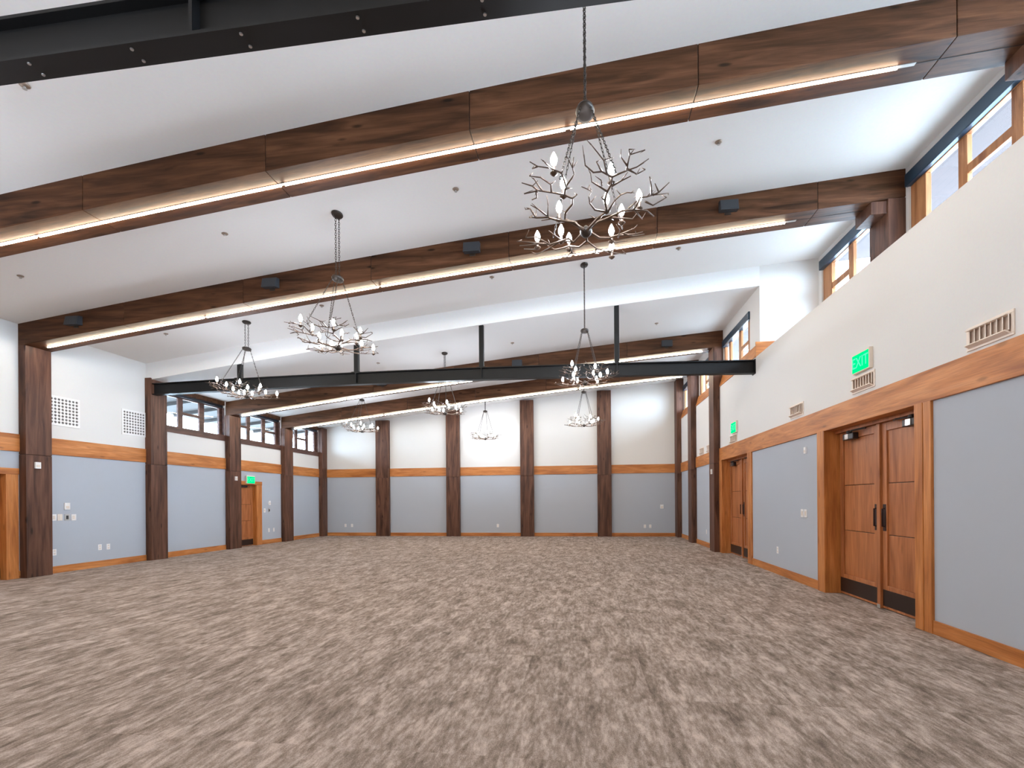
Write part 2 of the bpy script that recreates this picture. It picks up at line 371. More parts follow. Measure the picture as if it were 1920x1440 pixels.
LP = [[(12.72, 13.35, 0), (13.53, 14.18, 1), (14.38, 15.02, 0)], [(15.77, 16.40, 1), (16.58, 17.25, 0), (17.44, 18.04, 1)], [(18.88, 19.40, 0), (19.58, 20.22, 1), (20.40, 20.88, 0)]]
for (a, b), p, t in zip(LWIN, LP, ('nearest left clerestory window, between the steel beam and the first far timber beam', 'middle left clerestory window above the single exit door', 'last left clerestory window next to the far corner')):
    window(XL - 0.16, XL - 0.09, a, b, 3.63, 4.50, p, (4.02, 4.10), 'wdark', t, (XL - 0.18, XL - 0.04, a, b, 4.50, 4.60), fr=0.01, hmat='darkhead')
RP = [[(-3.2, -2.3, 0), (-2.1, -1.4, 1), (-1.2, -0.5, 0)], [(0.45, 1.1, 1), (1.27, 1.95, 0), (2.1, 2.65, 1)], [(3.5, 4.15, 0), (4.33, 5.02, 1), (5.2, 5.7, 0)],
      [(6.58, 6.88, 0), (7.05, 7.78, 1), (7.95, 8.62, 0)], [(9.75, 9.98, 1), (10.14, 10.76, 0), (10.94, 11.62, 1)]]
RLAB = ['right clerestory window behind the viewpoint, farthest back', 'right clerestory window behind the near steel beam', 'right clerestory window in front of the nearest timber beam', 'large right clerestory window between the two nearest timber beams', 'right clerestory window just before the white return wall']
for (a, b), p, t in zip(RWIN, RP, RLAB):
    window(XC + 0.03, XC + 0.11, a, b, 4.9, 6.42, p, (5.86, 5.98), 'wframe', t, (XC - 0.05, XC + 0.13, a - 0.01, b + 0.02, 6.40, 6.60))
FP = [[(13.08, 13.66, 1), (13.86, 14.58, 0), (14.75, 15.08, 0)], [(15.95, 16.6, 0), (16.78, 17.4, 1), (17.55, 18.05, 0)], [(19.0, 19.6, 1), (19.75, 20.3, 0), (20.45, 20.85, 0)]]
for (a, b), p, t in zip(FWIN, FP, ('far right clerestory window directly behind the end of the steel beam', 'far right clerestory window between the two far timber columns', 'far right clerestory window nearest the end wall')):
    window(XF + 0.03, XF + 0.10, a, b, 4.93, 5.74, p, (5.2, 5.29), 'wframe', t, (XF - 0.04, XF + 0.12, a - 0.02, b + 0.01, 5.70, 5.89))

# eaves outside the clerestories
m = MB()
m.prism([(XC + 0.25, YB, 6.62), (XC + 2.6, YB, 6.78), (XC + 2.6, YB, 6.95), (XC + 0.25, YB, 6.86)], (0, YP - YB, 0))
m.prism([(XF + 0.2, YP + 0.3, 6.0), (XF + 1.6, YP + 0.3, 6.1), (XF + 1.6, YP + 0.3, 6.3), (XF + 0.2, YP + 0.3, 6.3)], (0, YF - YP, 0))
tag(m.build('roof_eaves', 'soffr'), 'pinkish plank eaves seen through the right clerestory windows', 'roof eaves', kind='structure')
m = MB()
m.prism([(XL - 0.2, YB, 4.66), (XL - 2.3, YB, 4.45), (XL - 2.3, YB, 4.68), (XL - 0.2, YB, 4.85)], (0, YF - YB + 1, 0))
for y in (12.9, 14.3, 15.6, 17.0, 18.4, 19.8, 21.2): m.prism([(XL - .25, y, 4.56), (XL - 2.2, y, 4.36), (XL - 2.2, y, 4.5), (XL - .25, y, 4.7)], (0, .12, 0))
tag(m.build('roof_eaves', 'soffl'), 'grey-brown plank eaves seen through the left clerestory windows', 'roof eaves', kind='structure')

boxes('ground', 'ground', [(5.4, 60, -40, 60, -.35, -.2), (-70, XL - .2, -40, 60, -.35, -.2)], label='unseen ground added outside the hall on both sides', cat='ground', kind='structure')  # unseen ground, added to set how much daylight reaches the eaves
# ------------------------------------------------------------------ timber columns
def column(x0, x1, y0, y1, ztop, label, split=2.50):
    c = empty('timber_column', ((x0 + x1) / 2, (y0 + y1) / 2, 0), label, 'column', 'dark timber columns')
    MB().box(x0, x1, y0, y1, 0, split - 0.003).build('lower_section', 'beamz', c, bevel=0.006)
    MB().box(x0, x1, y0, y1, split + 0.003, ztop).build('upper_section', 'beamz', c, bevel=0.006)
    MB().box(x0 + .012, x1 - .012, y0 + .012, y1 - .012, split - 0.02, split + 0.02).build('joint', 'slot', c)
    return c
LLAB = ['first dark timber column on the left wall, carrying a white sensor, beside the cased doorway',
        'dark timber column on the left wall where the far steel beam ends',
        'dark timber column on the left wall just before the single exit door',
        'dark timber column on the left wall between exit door and far corner']
for i, ((a, b), t) in enumerate(zip(LY, LLAB)):
    zt = (C if i == 0 else CF)(XL + .1) - BD
    if i == 1: zt = 4.76
    column(XL, XL + COLP, a, b, zt, t)
column(XL, XL + COLP, 21.06, YF, CF(XL) - 0.02, 'slim dark timber corner column where left wall meets far wall')
FLAB = ['leftmost dark timber pilaster on the far end wall', 'second dark timber pilaster from the left on the far end wall', 'third dark timber pilaster from the left on the far end wall', 'rightmost full-width timber pilaster on the far end wall']
for (a, b), t in zip(FX, FLAB): column(a, b, YF - COLP, YF, CF(a) - 0.03, t)
column(XR - 0.175, XF, 15.20, 15.75, CF(XF) - BD, 'dark timber column on the right wall beside the smaller-looking far double door')
column(XR - 0.175, XF, 18.28, 18.84, CF(XF) - BD, 'dark timber column on the right wall, second from the far corner')
column(XR - 0.175, XF, 20.98, YF, CF(XF) - 0.03, 'dark timber corner column where right wall meets far wall')
for (a, b), t in (((9.05, 9.60), 'short timber post on the right ledge under the end of the second beam'), ((5.87, 6.43), 'short timber post on the right ledge under the nearest beam')):
    c = empty('timber_post', (4.98, (a + b) / 2, WTOP), t, 'post')
    MB().box(4.86, XC, a, b, WTOP, C(4.95) - BD).build('shaft', 'beamz', c, bevel=0.006)
    MB().box(4.62, 4.86, a + .03, b - .03, C(4.7) - BD - 0.2, C(4.7) - BD).build('bracket', 'beamz', c, bevel=0.006)

# ------------------------------------------------------------------ timber beams with their linear lights
JX = [-8.89, -6.35, -3.81, -1.27, 1.27, 3.81]
def timber_beam(y0, y1, fn, x1, label, llabel):
    c = empty('timber_beam', (-3.6, (y0 + y1) / 2, fn(-3.6) - BD), label, 'beam', 'dark timber ceiling beams')
    e = [XL] + [j for j in JX if j < x1 - 0.2] + [x1]
    for i in range(len(e) - 1):
        a = e[i] + (0.004 if i else 0); b = e[i + 1] - (0.004 if i < len(e) - 2 else 0)
        m = MB(); m.sweepx(xs(a, b, 6), lambda x: [(y0, fn(x) - BD), (y1, fn(x) - BD), (y1, fn(x) + 0.02), (y0, fn(x) + 0.02)])
        m.build('section', 'beam', c, bevel=0.006)
    m = MB(); m.sweepx(xs(XL + 0.02, x1 - 0.02, 24), lambda x: [(y0 + .014, fn(x) - BD + .014), (y1 - .014, fn(x) - BD + .014), (y1 - .014, fn(x)), (y0 + .014, fn(x))])
    m.build('core', 'slot', c)
    ym = (y0 + y1) / 2
    if x1 > 3.7:
        m = MB(); m.sweepx(xs(3.58, x1 - 0.01, 4), lambda x: [(ym - .006, fn(x) - BD - .002), (ym + .006, fn(x) - BD - .002), (ym + .006, fn(x) - BD + .01), (ym - .006, fn(x) - BD + .01)])
        m.build('slot', 'slot', c)
    l = empty('linear_light', (-3.75, ym, fn(-3.75) - BD), llabel, 'light', 'linear lights under the beams')
    m = MB(); m.sweepx(xs(-10.97, 3.58, 24), lambda x: [(ym - .02, fn(x) - BD - .008), (ym + .02, fn(x) - BD - .008), (ym + .02, fn(x) - BD), (ym - .02, fn(x) - BD)])
    m.build('channel', 'alu', l)
    s = [-10.95, -7.35, -3.75, -0.15, 3.43]
    for i in range(4):
        m = MB()
        m.sweepx(xs(s[i] + .03, s[i + 1] - .03, 8), lambda x: [(ym + .019 * math.cos(q), fn(x) - BD - .006 - .024 * math.sin(q)) for q in [math.pi * k / 7 for k in range(8)]])
        m.build('diffuser', 'strip', l, smooth=True)
    return c
BLAB = ['dark timber beam across the ceiling behind the viewpoint', 'nearest dark timber beam crossing the whole top of the view', 'second dark timber beam with four speakers, resting on the first left column',
        'dark timber beam right behind the far steel beam', 'farthest dark timber beam in front of the end wall']
SLAB = ['glowing linear light under the beam behind the viewpoint', 'longest-looking glowing linear light, under the nearest beam', 'glowing linear light under the second beam with speakers', 'glowing linear light partly hidden by the far steel beam', 'glowing linear light under the farthest beam']
for (a, b), t, u in zip(BEAMS, BLAB, SLAB):
    far = a > YP
    timber_beam(a, b, CF if far else C, XF if far else XC, t, u)

# speakers on the beam fronts
sp = empty('beam_speaker', (0, 0, 0))
MB().prism([(-.145, -.10, .085), (-.145, 0, .10), (-.145, 0, -.08), (-.145, -.14, -.095)], (.29, 0, 0)).build('cabinet', 'black', sp, bevel=0.006)
MB().prism([(-.13, -.106, .07), (-.13, -.100, .07), (-.13, -.136, -.08), (-.13, -.143, -.08)], (.26, 0, 0)).build('grille', 'black', sp)
MB().box(-.05, .05, -.012, 0.0, -.12, .12).build('bracket', 'iron', sp)
SPK = [(-9.95, 1, 'leftmost black speaker on the second beam, near the first left column'), (-5.75, 1, 'second black speaker from the left on the second beam'), (-1.92, 1, 'third black speaker on the second beam, left of the hanging near chandelier'), (2.41, 1, 'rightmost black speaker on the second beam'),
       (-6.06, 0, 'black speaker on the beam behind the steel beam, seen below the steel'), (-1.9, 0, 'black speaker on the beam behind the steel beam, seen just above the steel'), (2.37, 0, 'rightmost black speaker on the beam behind the steel beam')]
for i, (x, near, t) in enumerate(SPK):
    o = sp if i == 0 else copy_tree(sp)
    o.location = (x, 9.05 if near else 15.20, (C(x) if near else CF(x)) - 0.20)
    tag(o, t, 'speaker', 'black speakers on the beams')

# ------------------------------------------------------------------ steel partition beams
def steel_beam(y, x0, x1, label, posts, ceil_fn, camber=True):
    zf = (lambda x: 4.6515 - 0.01362 * x - 0.00148 * x * x) if camber else (lambda x: 4.69)
    c = empty('steel_beam', ((x0 + x1) / 2, y, 4.34), label, 'beam')
    H = 0.295
    m = MB(); X = xs(x0, x1, 24); w = 0.085
    m.sweepx(X, lambda x: [(y - w, zf(x) - .022), (y + w, zf(x) - .022), (y + w, zf(x)), (y - w, zf(x))]); m.build('top_flange', 'steel', c)
    m = MB(); m.sweepx(X, lambda x: [(y - w, zf(x) - H), (y + w, zf(x) - H), (y + w, zf(x) - H + .022), (y - w, zf(x) - H + .022)]); m.build('bottom_flange', 'steel', c)
    m = MB(); m.sweepx(X, lambda x: [(y - .012, zf(x) - H + .022), (y + .012, zf(x) - H + .022), (y + .012, zf(x) - .022), (y - .012, zf(x) - .022)]); m.build('web', 'steel', c)
    for px in posts:
        MB().box(px - .012, px + .012, y - w + .004, y + w - .004, zf(px) - H + .022, zf(px) - .022).build('stiffener', 'steel', c)
        p = MB().box(px - .055, px + .055, y - .055, y + .055, zf(px) + .012, ceil_fn(px) + 0.01).build('hanger_post', 'steel', c, bevel=0.008)
        MB().box(px - .11, px + .11, y - .08, y + .08, zf(px), zf(px) + .014).build('base_plate', 'steel', c)
    MB().box(x1 - .02, x1, y - w - .015, y + w + .015, zf(x1) - H - .015, zf(x1) + .015).build('end_plate', 'steel', c)
    return c, zf, H
steel_beam(12.24, XL + COLP, XR, 'dark steel track beam on hanger posts across the middle of the hall', [-8.68, -5.54, -2.39, 0.79], CF)
c, zf, H = steel_beam(3.0, XL, XR, 'near black steel beam with bolted bottom flange at the top left', [-8.68, -5.54, -2.39, 0.79], C, camber=False)
for bx in [-10.4 + 0.757 * i for i in range(18)]:
    for dy in (-.045, .045):
        MB().lathe([(.0105, -.007), (.0115, 0)], (bx, 3.0 + dy, 4.69 - H), 8).build('bolt', 'bolt', c)

# ------------------------------------------------------------------ doors
DN = [0]
def double_door(d0, label):
    DN[0] += 1
    d = empty('door_%d' % DN[0], (XR, d0 + 1.13, 0), label, 'double door', kind='structure')
    y0, y1 = d0, d0 + 2.26
    XD = 4.0
    MB().box(XR - .035, XD + .07, y1, y1 + .25, 0, BAND0 + .01).build('casing', 'trimz', d, bevel=0.005)
    m = MB(); m.box(XR - .035, XD + .07, y0 - .145, y0, 0, BAND0 + .01); m.box(XR - .03, XD + .07, y0 - .28, y0 - .15, 0, BAND0 + .01); m.build('casing', 'trimz', d, bevel=0.005)
    MB().box(XD - .06, XD + .07, y0, y1, 2.505, BAND0 + .01).build('head_stop', 'door', d)
    MB().box(XD + .05, XD + .07, y0, y1, 0, 2.505).build('backing', 'slot', d)
    mu = MB().box(XD - .03, XD + .05, y0 + 1.09, y0 + 1.17, .0, 2.505).build('mullion', 'door', d, bevel=0.004)
    MB().box(XD - .034, XD - .02, y0 + 1.095, y0 + 1.165, .002, .05).build('foot_plate', 'alu', mu)
    for a, b, s in ((y0 + .01, y0 + 1.085, -1), (y0 + 1.175, y1 - .01, 1)):
        m = MB(); st = .105
        m.box(XD, XD + .045, a, a + st, .012, 2.50); m.box(XD, XD + .045, b - st, b, .012, 2.50)
        m.box(XD, XD + .045, a + st, b - st, 2.39, 2.50); m.box(XD, XD + .045, a + st, b - st, .012, .32)
        lf = m.build('leaf', 'door', d, bevel=0.004)
        for z0, z1 in ((.32, .995), (1.003, 1.686), (1.694, 2.39)):
            MB().box(XD + .020, XD + .04, a + st, b - st, z0, z1).build('panel', 'door', lf, bevel=0.005)
        MB().box(XD + .030, XD + .042, a + st, b - st, .31, 2.4).build('groove_backing', 'slot', lf)
        MB().box(XD - .004, XD + .002, a + .01, b - .01, .045, .262).build('kick_plate', 'kick', lf)
        hy = (b - .055) if s < 0 else (a + .055)
        m = MB(); m.box(XD - .006, XD + .001, hy - .035, hy + .035, 1.05, 1.41)
        h = m.build('pull_handle', 'pull', lf, bevel=0.003)
        m = MB(); m.tube([(XD - .004, hy, 1.11), (XD - .03, hy, 1.11), (XD - .03, hy, 1.35), (XD - .004, hy, 1.35)], .011, 8); m.build('grip', 'pull', h, smooth=True)
        cy = (a + .33) if s < 0 else (b - .42)
        cl = MB().box(XD - .085, XD, cy - .15, cy + .15, 2.365, 2.46).build('door_closer', 'closer', lf, bevel=0.012)
        MB().lathe([(.03, 0), (.038, .01), (.038, .035), (.03, .045)], (XD - .06, cy, 2.455), 14).build('spindle', 'closer', cl, smooth=True)
        MB().box(XD - .092, XD - .082, cy - .03, cy + .07, 2.375, 2.45).build('cover', 'chrome', cl)
        ay = cy + (.42 if s < 0 else -.40)
        MB().tube([(XD - .05, cy, 2.475), (XD - .12, (cy + ay) / 2, 2.48), (XD - .03, ay, 2.49)], .012, 6).build('arm', 'closer', cl)
    return d
double_door(6.55, 'large wooden double door at the right between two blue panels')
double_door(12.70, 'far wooden double door on the right wall beside the timber column')

def single_door(y0, y1, label, kick=True, hinge=None):
    DN[0] += 1
    d = empty('door_%d' % DN[0], (XL, (y0 + y1) / 2, 0), label, 'door', kind='structure')
    MB().box(XL - .19, XL + .03, y1 - .012, y1 + (.29 if kick else .22), 0, 2.10).build('casing', 'trimz', d, bevel=0.005)
    MB().box(XL - .19, XL + .03, y0 - (.085 if kick else .22), y0 + .012, 0, 2.10).build('casing', 'trimz', d, bevel=0.005)
    MB().box(XL - .19, XL + .035, y0 - (.085 if kick else .22), y1 + (.30 if kick else .23), 2.09, 2.215).build('head_casing', 'trimy', d, bevel=0.005)
    xd = XL - .12; st = .11
    m = MB(); m.box(xd - .04, xd, y0, y0 + st, .01, 2.10); m.box(xd - .04, xd, y1 - st, y1, .01, 2.10)
    m.box(xd - .04, xd, y0 + st, y1 - st, 1.98, 2.10); m.box(xd - .04, xd, y0 + st, y1 - st, .01, .3)
    lf = m.build('leaf', 'door', d, bevel=0.004)
    for z0, z1 in ((.3, .86), (.868, 1.42), (1.428, 1.98)): MB().box(xd - .035, xd - .01, y0 + st, y1 - st, z0, z1).build('panel', 'door', lf, bevel=0.004)
    MB().box(xd - .036, xd - .012, y0 + st, y1 - st, .29, 1.99).build('groove_backing', 'slot', lf)
    MB().box(xd - .07, xd - .045, y0, y1, 0, 2.1).build('backing', 'slot', d)
    MB().box(xd, xd + .004, y0 + .01, y1 - .01, .03, .23).build('kick_plate', 'kick', lf)
    MB().box(xd - .002, xd + .05, y0 + .05, y1 - .35, 2.0, 2.07).build('door_closer', 'closer', lf, bevel=0.01)
    MB().tube([(xd, y0 + .07, 1.0), (xd + .06, y0 + .07, 1.0), (xd + .06, y0 + .19, 1.0)], .011, 8).build('lever_handle', 'pull', lf)
single_door(15.80, 16.73, 'single wooden exit door on the left wall under the green sign')
single_door(7.70, 8.80, 'cased doorway cut by the left edge of the view', kick=False)

# ------------------------------------------------------------------ exit signs, registers, grilles
def text_mesh(name, body, size, mat, parent, loc, face):
    cu = bpy.data.curves.new(name, 'FONT'); cu.body = body; cu.size = size; cu.align_x = 'CENTER'; cu.align_y = 'CENTER'; cu.extrude = 0.002
    t = bpy.data.objects.new(name, cu); COL.objects.link(t)
    dg = bpy.context.evaluated_depsgraph_get()
    me = bpy.data.meshes.new_from_object(t.evaluated_get(dg)); bpy.data.objects.remove(t)
    me.materials.clear(); me.materials.append(M[mat])
    # text plane xy -> wall plane; face = -1 looks towards -x (right wall), +1 looks towards +x (left wall)
    for v in me.vertices:
        x, y, z = v.co; v.co = (face * z, face * x, y)
    o = bpy.data.objects.new(name, me); COL.objects.link(o); o.parent = parent; o.location = loc
    return o
def exit_sign(x, face, y0, y1, z0, z1, label):
    e = empty('exit_sign', (x, (y0 + y1) / 2, z0), label, 'exit sign', 'lit green exit signs')
    MB().box(x, x + face * .05, y0 - .012, y1 + .012, z0 - .01, z1 + .028).build('housing', 'cream', e, bevel=0.005)
    MB().box(x + face * .045, x + face * .056, y0 + .006, y1 - .006, z0 + .004, z1).build('lit_face', 'exitg', e)
    t = text_mesh('lettering', 'EXIT', (z1 - z0) * 0.86, 'exitl', e, (face * .0575, 0, (z1 - z0) / 2), face)
    return e
exit_sign(XL + .03, 1, 16.13, 16.55, 2.14, 2.37, 'green exit sign above the single door on the left wall')
exit_sign(XR, -1, 7.46, 7.88, 3.23, 3.47, 'green exit sign above the large right double door')
exit_sign(XR, -1, 13.52, 13.94, 3.155, 3.41, 'green exit sign above the far right double door')

rg = empty('air_register', (0, 0, 0))
W, Hh = .29, .115
m = MB()
m.box(-.014, 0, -W, W, Hh - .028, Hh); m.box(-.014, 0, -W, W, -Hh, -Hh + .022); m.box(-.014, 0, -W, -W + .035, -Hh + .022, Hh - .028); m.box(-.014, 0, W - .035, W, -Hh + .022, Hh - .028)
m.build('frame', 'register', rg, bevel=0.004, off=(0, 0, 0))
MB().box(-.004, -.001, -W + .035, W - .035, -Hh + .022, Hh - .028).build('throat', 'regdark', rg, off=(0, 0, 0))
for i in range(8):
    y = -W + .05 + i * (2 * W - .10) / 7
    MB().prism([(-.03, y - .022, -Hh + .05), (-.034, y - .014, -Hh + .05), (-.003, y + .026, -Hh + .05), (-.003, y + .014, -Hh + .05)], (0, 0, 2 * Hh - .085)).build('blade', 'register', rg, off=(0, 0, 0))
MB().prism([(-.055, -W + .04, -Hh + .055), (-.06, -W + .04, -Hh + .045), (-.014, -W + .04, -Hh + .02), (-.004, -W + .04, -Hh + .03)], (0, 2 * W - .08, 0)).build('lower_lip', 'register', rg, off=(0, 0, 0))
MB().prism([(-.052, -W + .04, Hh - .03), (-.05, -W + .04, Hh - .04), (-.004, -W + .04, Hh - .04), (-.004, -W + .04, Hh - .026)], (0, 2 * W - .08, 0)).build('upper_lip', 'register', rg, off=(0, 0, 0))
RGS = [(5.46, 3.055, 1.0, 'largest-looking beige air register at the right edge, above the wood rail'), (7.69, 3.075, 1.0, 'beige air register directly below the exit sign of the large double door'),
       (9.92, 3.07, 1.0, 'beige air register between the two right-hand exit signs'), (13.86, 3.02, 1.0, 'beige air register directly below the far right exit sign'),
       (16.45, 3.04, 1.0, 'beige air register just beyond the first right timber column'), (17.45, 3.04, 1.0, 'beige air register just before the second right timber column')]
for i, (y, z, k, t) in enumerate(RGS):
    o = rg if i == 0 else copy_tree(rg)
    o.location = (XR, y, z); tag(o, t, 'air register', 'beige registers along the right wall')

def grille(y0, y1, z0, z1, nx, nz, label):
    g = empty('vent_grille', (XL, (y0 + y1) / 2, z0), label, 'air grille', 'square-holed grilles on the left wall')
    m = MB(); cy = (y1 - y0) / nx; cz = (z1 - z0) / nz; x = XL + .012
    for i in range(nx):
        for j in range(nz):
            a, b, p, q = y0 + i * cy, y0 + (i + 1) * cy, z0 + j * cz, z0 + (j + 1) * cz; yc, zc = (a + b) / 2, (p + q) / 2
            r = .36 * cy; s = .36 * cz; k = .30
            inner = [(x, yc - r, zc - s * k), (x, yc - r * k, zc - s), (x, yc + r * k, zc - s), (x, yc + r, zc - s * k), (x, yc + r, zc + s * k), (x, yc + r * k, zc + s), (x, yc - r * k, zc + s), (x, yc - r, zc + s * k)]
            outer = [(x, a, zc - s * k), (x, yc - r * k, p), (x, yc + r * k, p), (x, b, zc - s * k), (x, b, zc + s * k), (x, yc + r * k, q), (x, yc - r * k, q), (x, a, zc + s * k)]
            m.add(inner + outer, [(t, (t + 1) % 8, (t + 1) % 8 + 8, t + 8) for t in range(8)])
            for t, c in ((0, (x, a, p)), (2, (x, b, p)), (4, (x, b, q)), (6, (x, a, q))): m.add([outer[t], outer[(t + 1) % 8], c], [(0, 1, 2)])
    pl = m.build('face_plate', 'white', g)
    sol = pl.modifiers.new('thick', 'SOLIDIFY'); sol.thickness = 0.008; sol.offset = 0
    f = MB(); e = .035
    f.box(XL, XL + .016, y0 - e, y1 + e, z0 - e, z0); f.box(XL, XL + .016, y0 - e, y1 + e, z1, z1 + e); f.box(XL, XL + .016, y0 - e, y0, z0, z1); f.box(XL, XL + .016, y1, y1 + e, z0, z1)
    f.build('border', 'white', g)
    MB().box(XL + .001, XL + .003, y0, y1, z0, z1).build('duct_backing', 'dark', g)
grille(9.66, 10.30, 3.23, 3.80, 8, 8, 'square-holed white air grille right beside the first left column')
grille(11.45, 12.09, 3.24, 3.81, 8, 8, 'square-holed white air grille next to the column at the steel beam')

# ------------------------------------------------------------------ outlets, switches, sensors, sprinklers
def plate(wall, p, w, h, label, mat='white', kind='wall_outlet', cat='wall outlet', group='white wall plates', depth=.008, dark=False):
    """wall: 'L' (faces +x), 'R' (faces -x), 'F' (faces -y)"""
    o = empty(kind, p, label, cat, group)
    def bx(a0, a1, z0, z1, d0, d1):
        x, y, z = p
        if wall == 'L': return (x + d0, x + d1, y + a0, y + a1, z + z0, z + z1)
        if wall == 'R': return (x - d0, x - d1, y + a0, y + a1, z + z0, z + z1)
        return (x + a0, x + a1, y - d0, y - d1, z + z0, z + z1)
    MB().box(*bx(-w / 2, w / 2, -h / 2, h / 2, 0, depth)).build('cover_plate', mat, o, bevel=0.002)
    if kind == 'wall_outlet':
        for s in (-1, 1): MB().box(*bx(-w * .23, w * .23, s * h * .22 - h * .12, s * h * .22 + h * .12, depth, depth + .003)).build('socket', 'cream', o)
    elif kind == 'light_switch':
        MB().box(*bx(-w * .22, w * .22, -h * .28, h * .28, depth, depth + .005)).build('rocker', 'cream' if not dark else 'black', o)
    else:
        MB().box(*bx(-w * .3, w * .3, -h * .3, h * .05, depth, depth + .006)).build('lens', 'cream', o, bevel=0.002)
    return o
OUT = [('L', (XL, 9.745, .45), 'wall outlet half hidden beside the first left column'), ('L', (XL, 10.81, .465), 'left one of the outlet pair below the air grilles'), ('L', (XL, 11.03, .46), 'right one of the outlet pair below the air grilles'),
       ('L', (XL, 17.45, .48), 'left one of the outlet pair right of the left exit door'), ('L', (XL, 17.75, .48), 'right one of the outlet pair right of the left exit door'),
       ('F', (-10.30, YF, .45), 'left one of the outlet pair in the leftmost far wall panel'), ('F', (-10.0, YF, .45), 'right one of the outlet pair in the leftmost far wall panel'),
       ('F', (-3.56, YF, .44), 'single outlet in the middle far wall panel'), ('F', (2.45, YF, .41), 'left one of the outlet pair in the rightmost far wall panel'), ('F', (2.66, YF, .41), 'right one of the outlet pair in the rightmost far wall panel'),
       ('R', (XR, 10.90, .475), 'wall outlet low on the blue panel between the right double doors'), ('R', (XR, 16.9, .47), 'wall outlet between the right timber columns')]
for w, p, t in OUT: plate(w, p, .09, .135, t)
SW = [('L', (XL, 9.74, 1.20), 'white switch plate touching the first left column', 'white'), ('L', (XL, 9.87, 1.20), 'cream switch plate second in the left row of four', 'cream'),
      ('L', (XL, 10.03, 1.195), 'switch plate with dark centre in the left row of four', 'alu'), ('L', (XL, 10.18, 1.19), 'last white switch plate in the left row of four', 'white'),
      ('L', (XL, 17.20, 1.20), 'white switch plate beside the left exit door casing', 'white'), ('L', (XL, 17.48, 1.20), 'grey switch plate right of the left exit door', 'alu'),
      ('R', (XR, 9.72, 1.235), 'left half of the switch pair beside the large double door', 'white'), ('R', (XR, 9.58, 1.235), 'right half of the switch pair beside the large double door', 'white')]
for w, p, t, mt in SW: plate(w, p, .11, .14, t, mt, 'light_switch', 'light switch', depth=.009, dark=(mt == 'alu'))
SE = [('L', (XL, 10.02, 1.44), 'white thermostat above the left row of switch plates', .12, .15, 'thermostat'), ('L', (XL, 17.48, 1.47), 'white thermostat right of the left exit door', .12, .15, 'thermostat'),
      ('F', (3.12, YF, 1.20), 'white thermostat on the rightmost far wall panel', .13, .16, 'thermostat'), ('L', (XL + COLP, 9.265, 2.29), 'white sensor box on the first left column', .11, .13, 'motion_detector'),
      ('L', (XL + COLP, 15.43, 2.27), 'white sensor box on the column before the left exit door', .11, .13, 'motion_detector'), ('R', (XR - .175, 15.42, 2.27), 'white sensor box on the right timber column', .11, .14, 'motion_detector'),
      ('R', (XR, 9.55, 2.32), 'small white sensor high on the blue panel left of the large double door', .07, .11, 'motion_detector')]
for w, p, t, a, b, k in SE: plate(w, p, a, b, t, 'white', k, k.replace('_', ' '), 'white sensors and thermostats', .03)

hd = empty('sprinkler_head', (0, 0, 0))
MB().lathe([(.046, 0.004), (.05, -.004), (.04, -.014), (.02, -.018)], (0, 0, 0), 16).build('cover_ring', 'sprk', hd, smooth=True, off=(0, 0, 0))
MB().lathe([(.012, -.015), (.012, -.035), (.022, -.038), (.022, -.042)], (0, 0, 0), 10).build('deflector', 'alu', hd, off=(0, 0, 0))
first = True
for near, ys, names in ((1, (4.60, 7.60, 10.70), ('nearest', 'middle', 'last')), (0, (13.85, 16.95), ('first', 'second'))):
    for y, nm in zip(ys, names):
        for x, xn in ((-9.43, 'leftmost'), (-5.64, 'left-centre'), (-1.86, 'right-centre'), (1.91, 'rightmost')):
            if near and y < 5 and x != -5.64: continue
            if not near and y > 15: continue
            if not near and x < -9: continue
            o = hd if first else copy_tree(hd); first = False
            o.location = (x, y, (C(x) if near else CF(x)))
            where = {('nearest', 1): 'before the nearest timber beam', ('middle', 1): 'between the two nearest timber beams', ('last', 1): 'between second timber beam and steel beam', ('first', 0): 'beyond the far steel beam'}[(nm, near)]
            tag(o, '%s small round sprinkler head on the ceiling %s' % (xn, where), 'sprinkler', 'ceiling sprinkler heads')

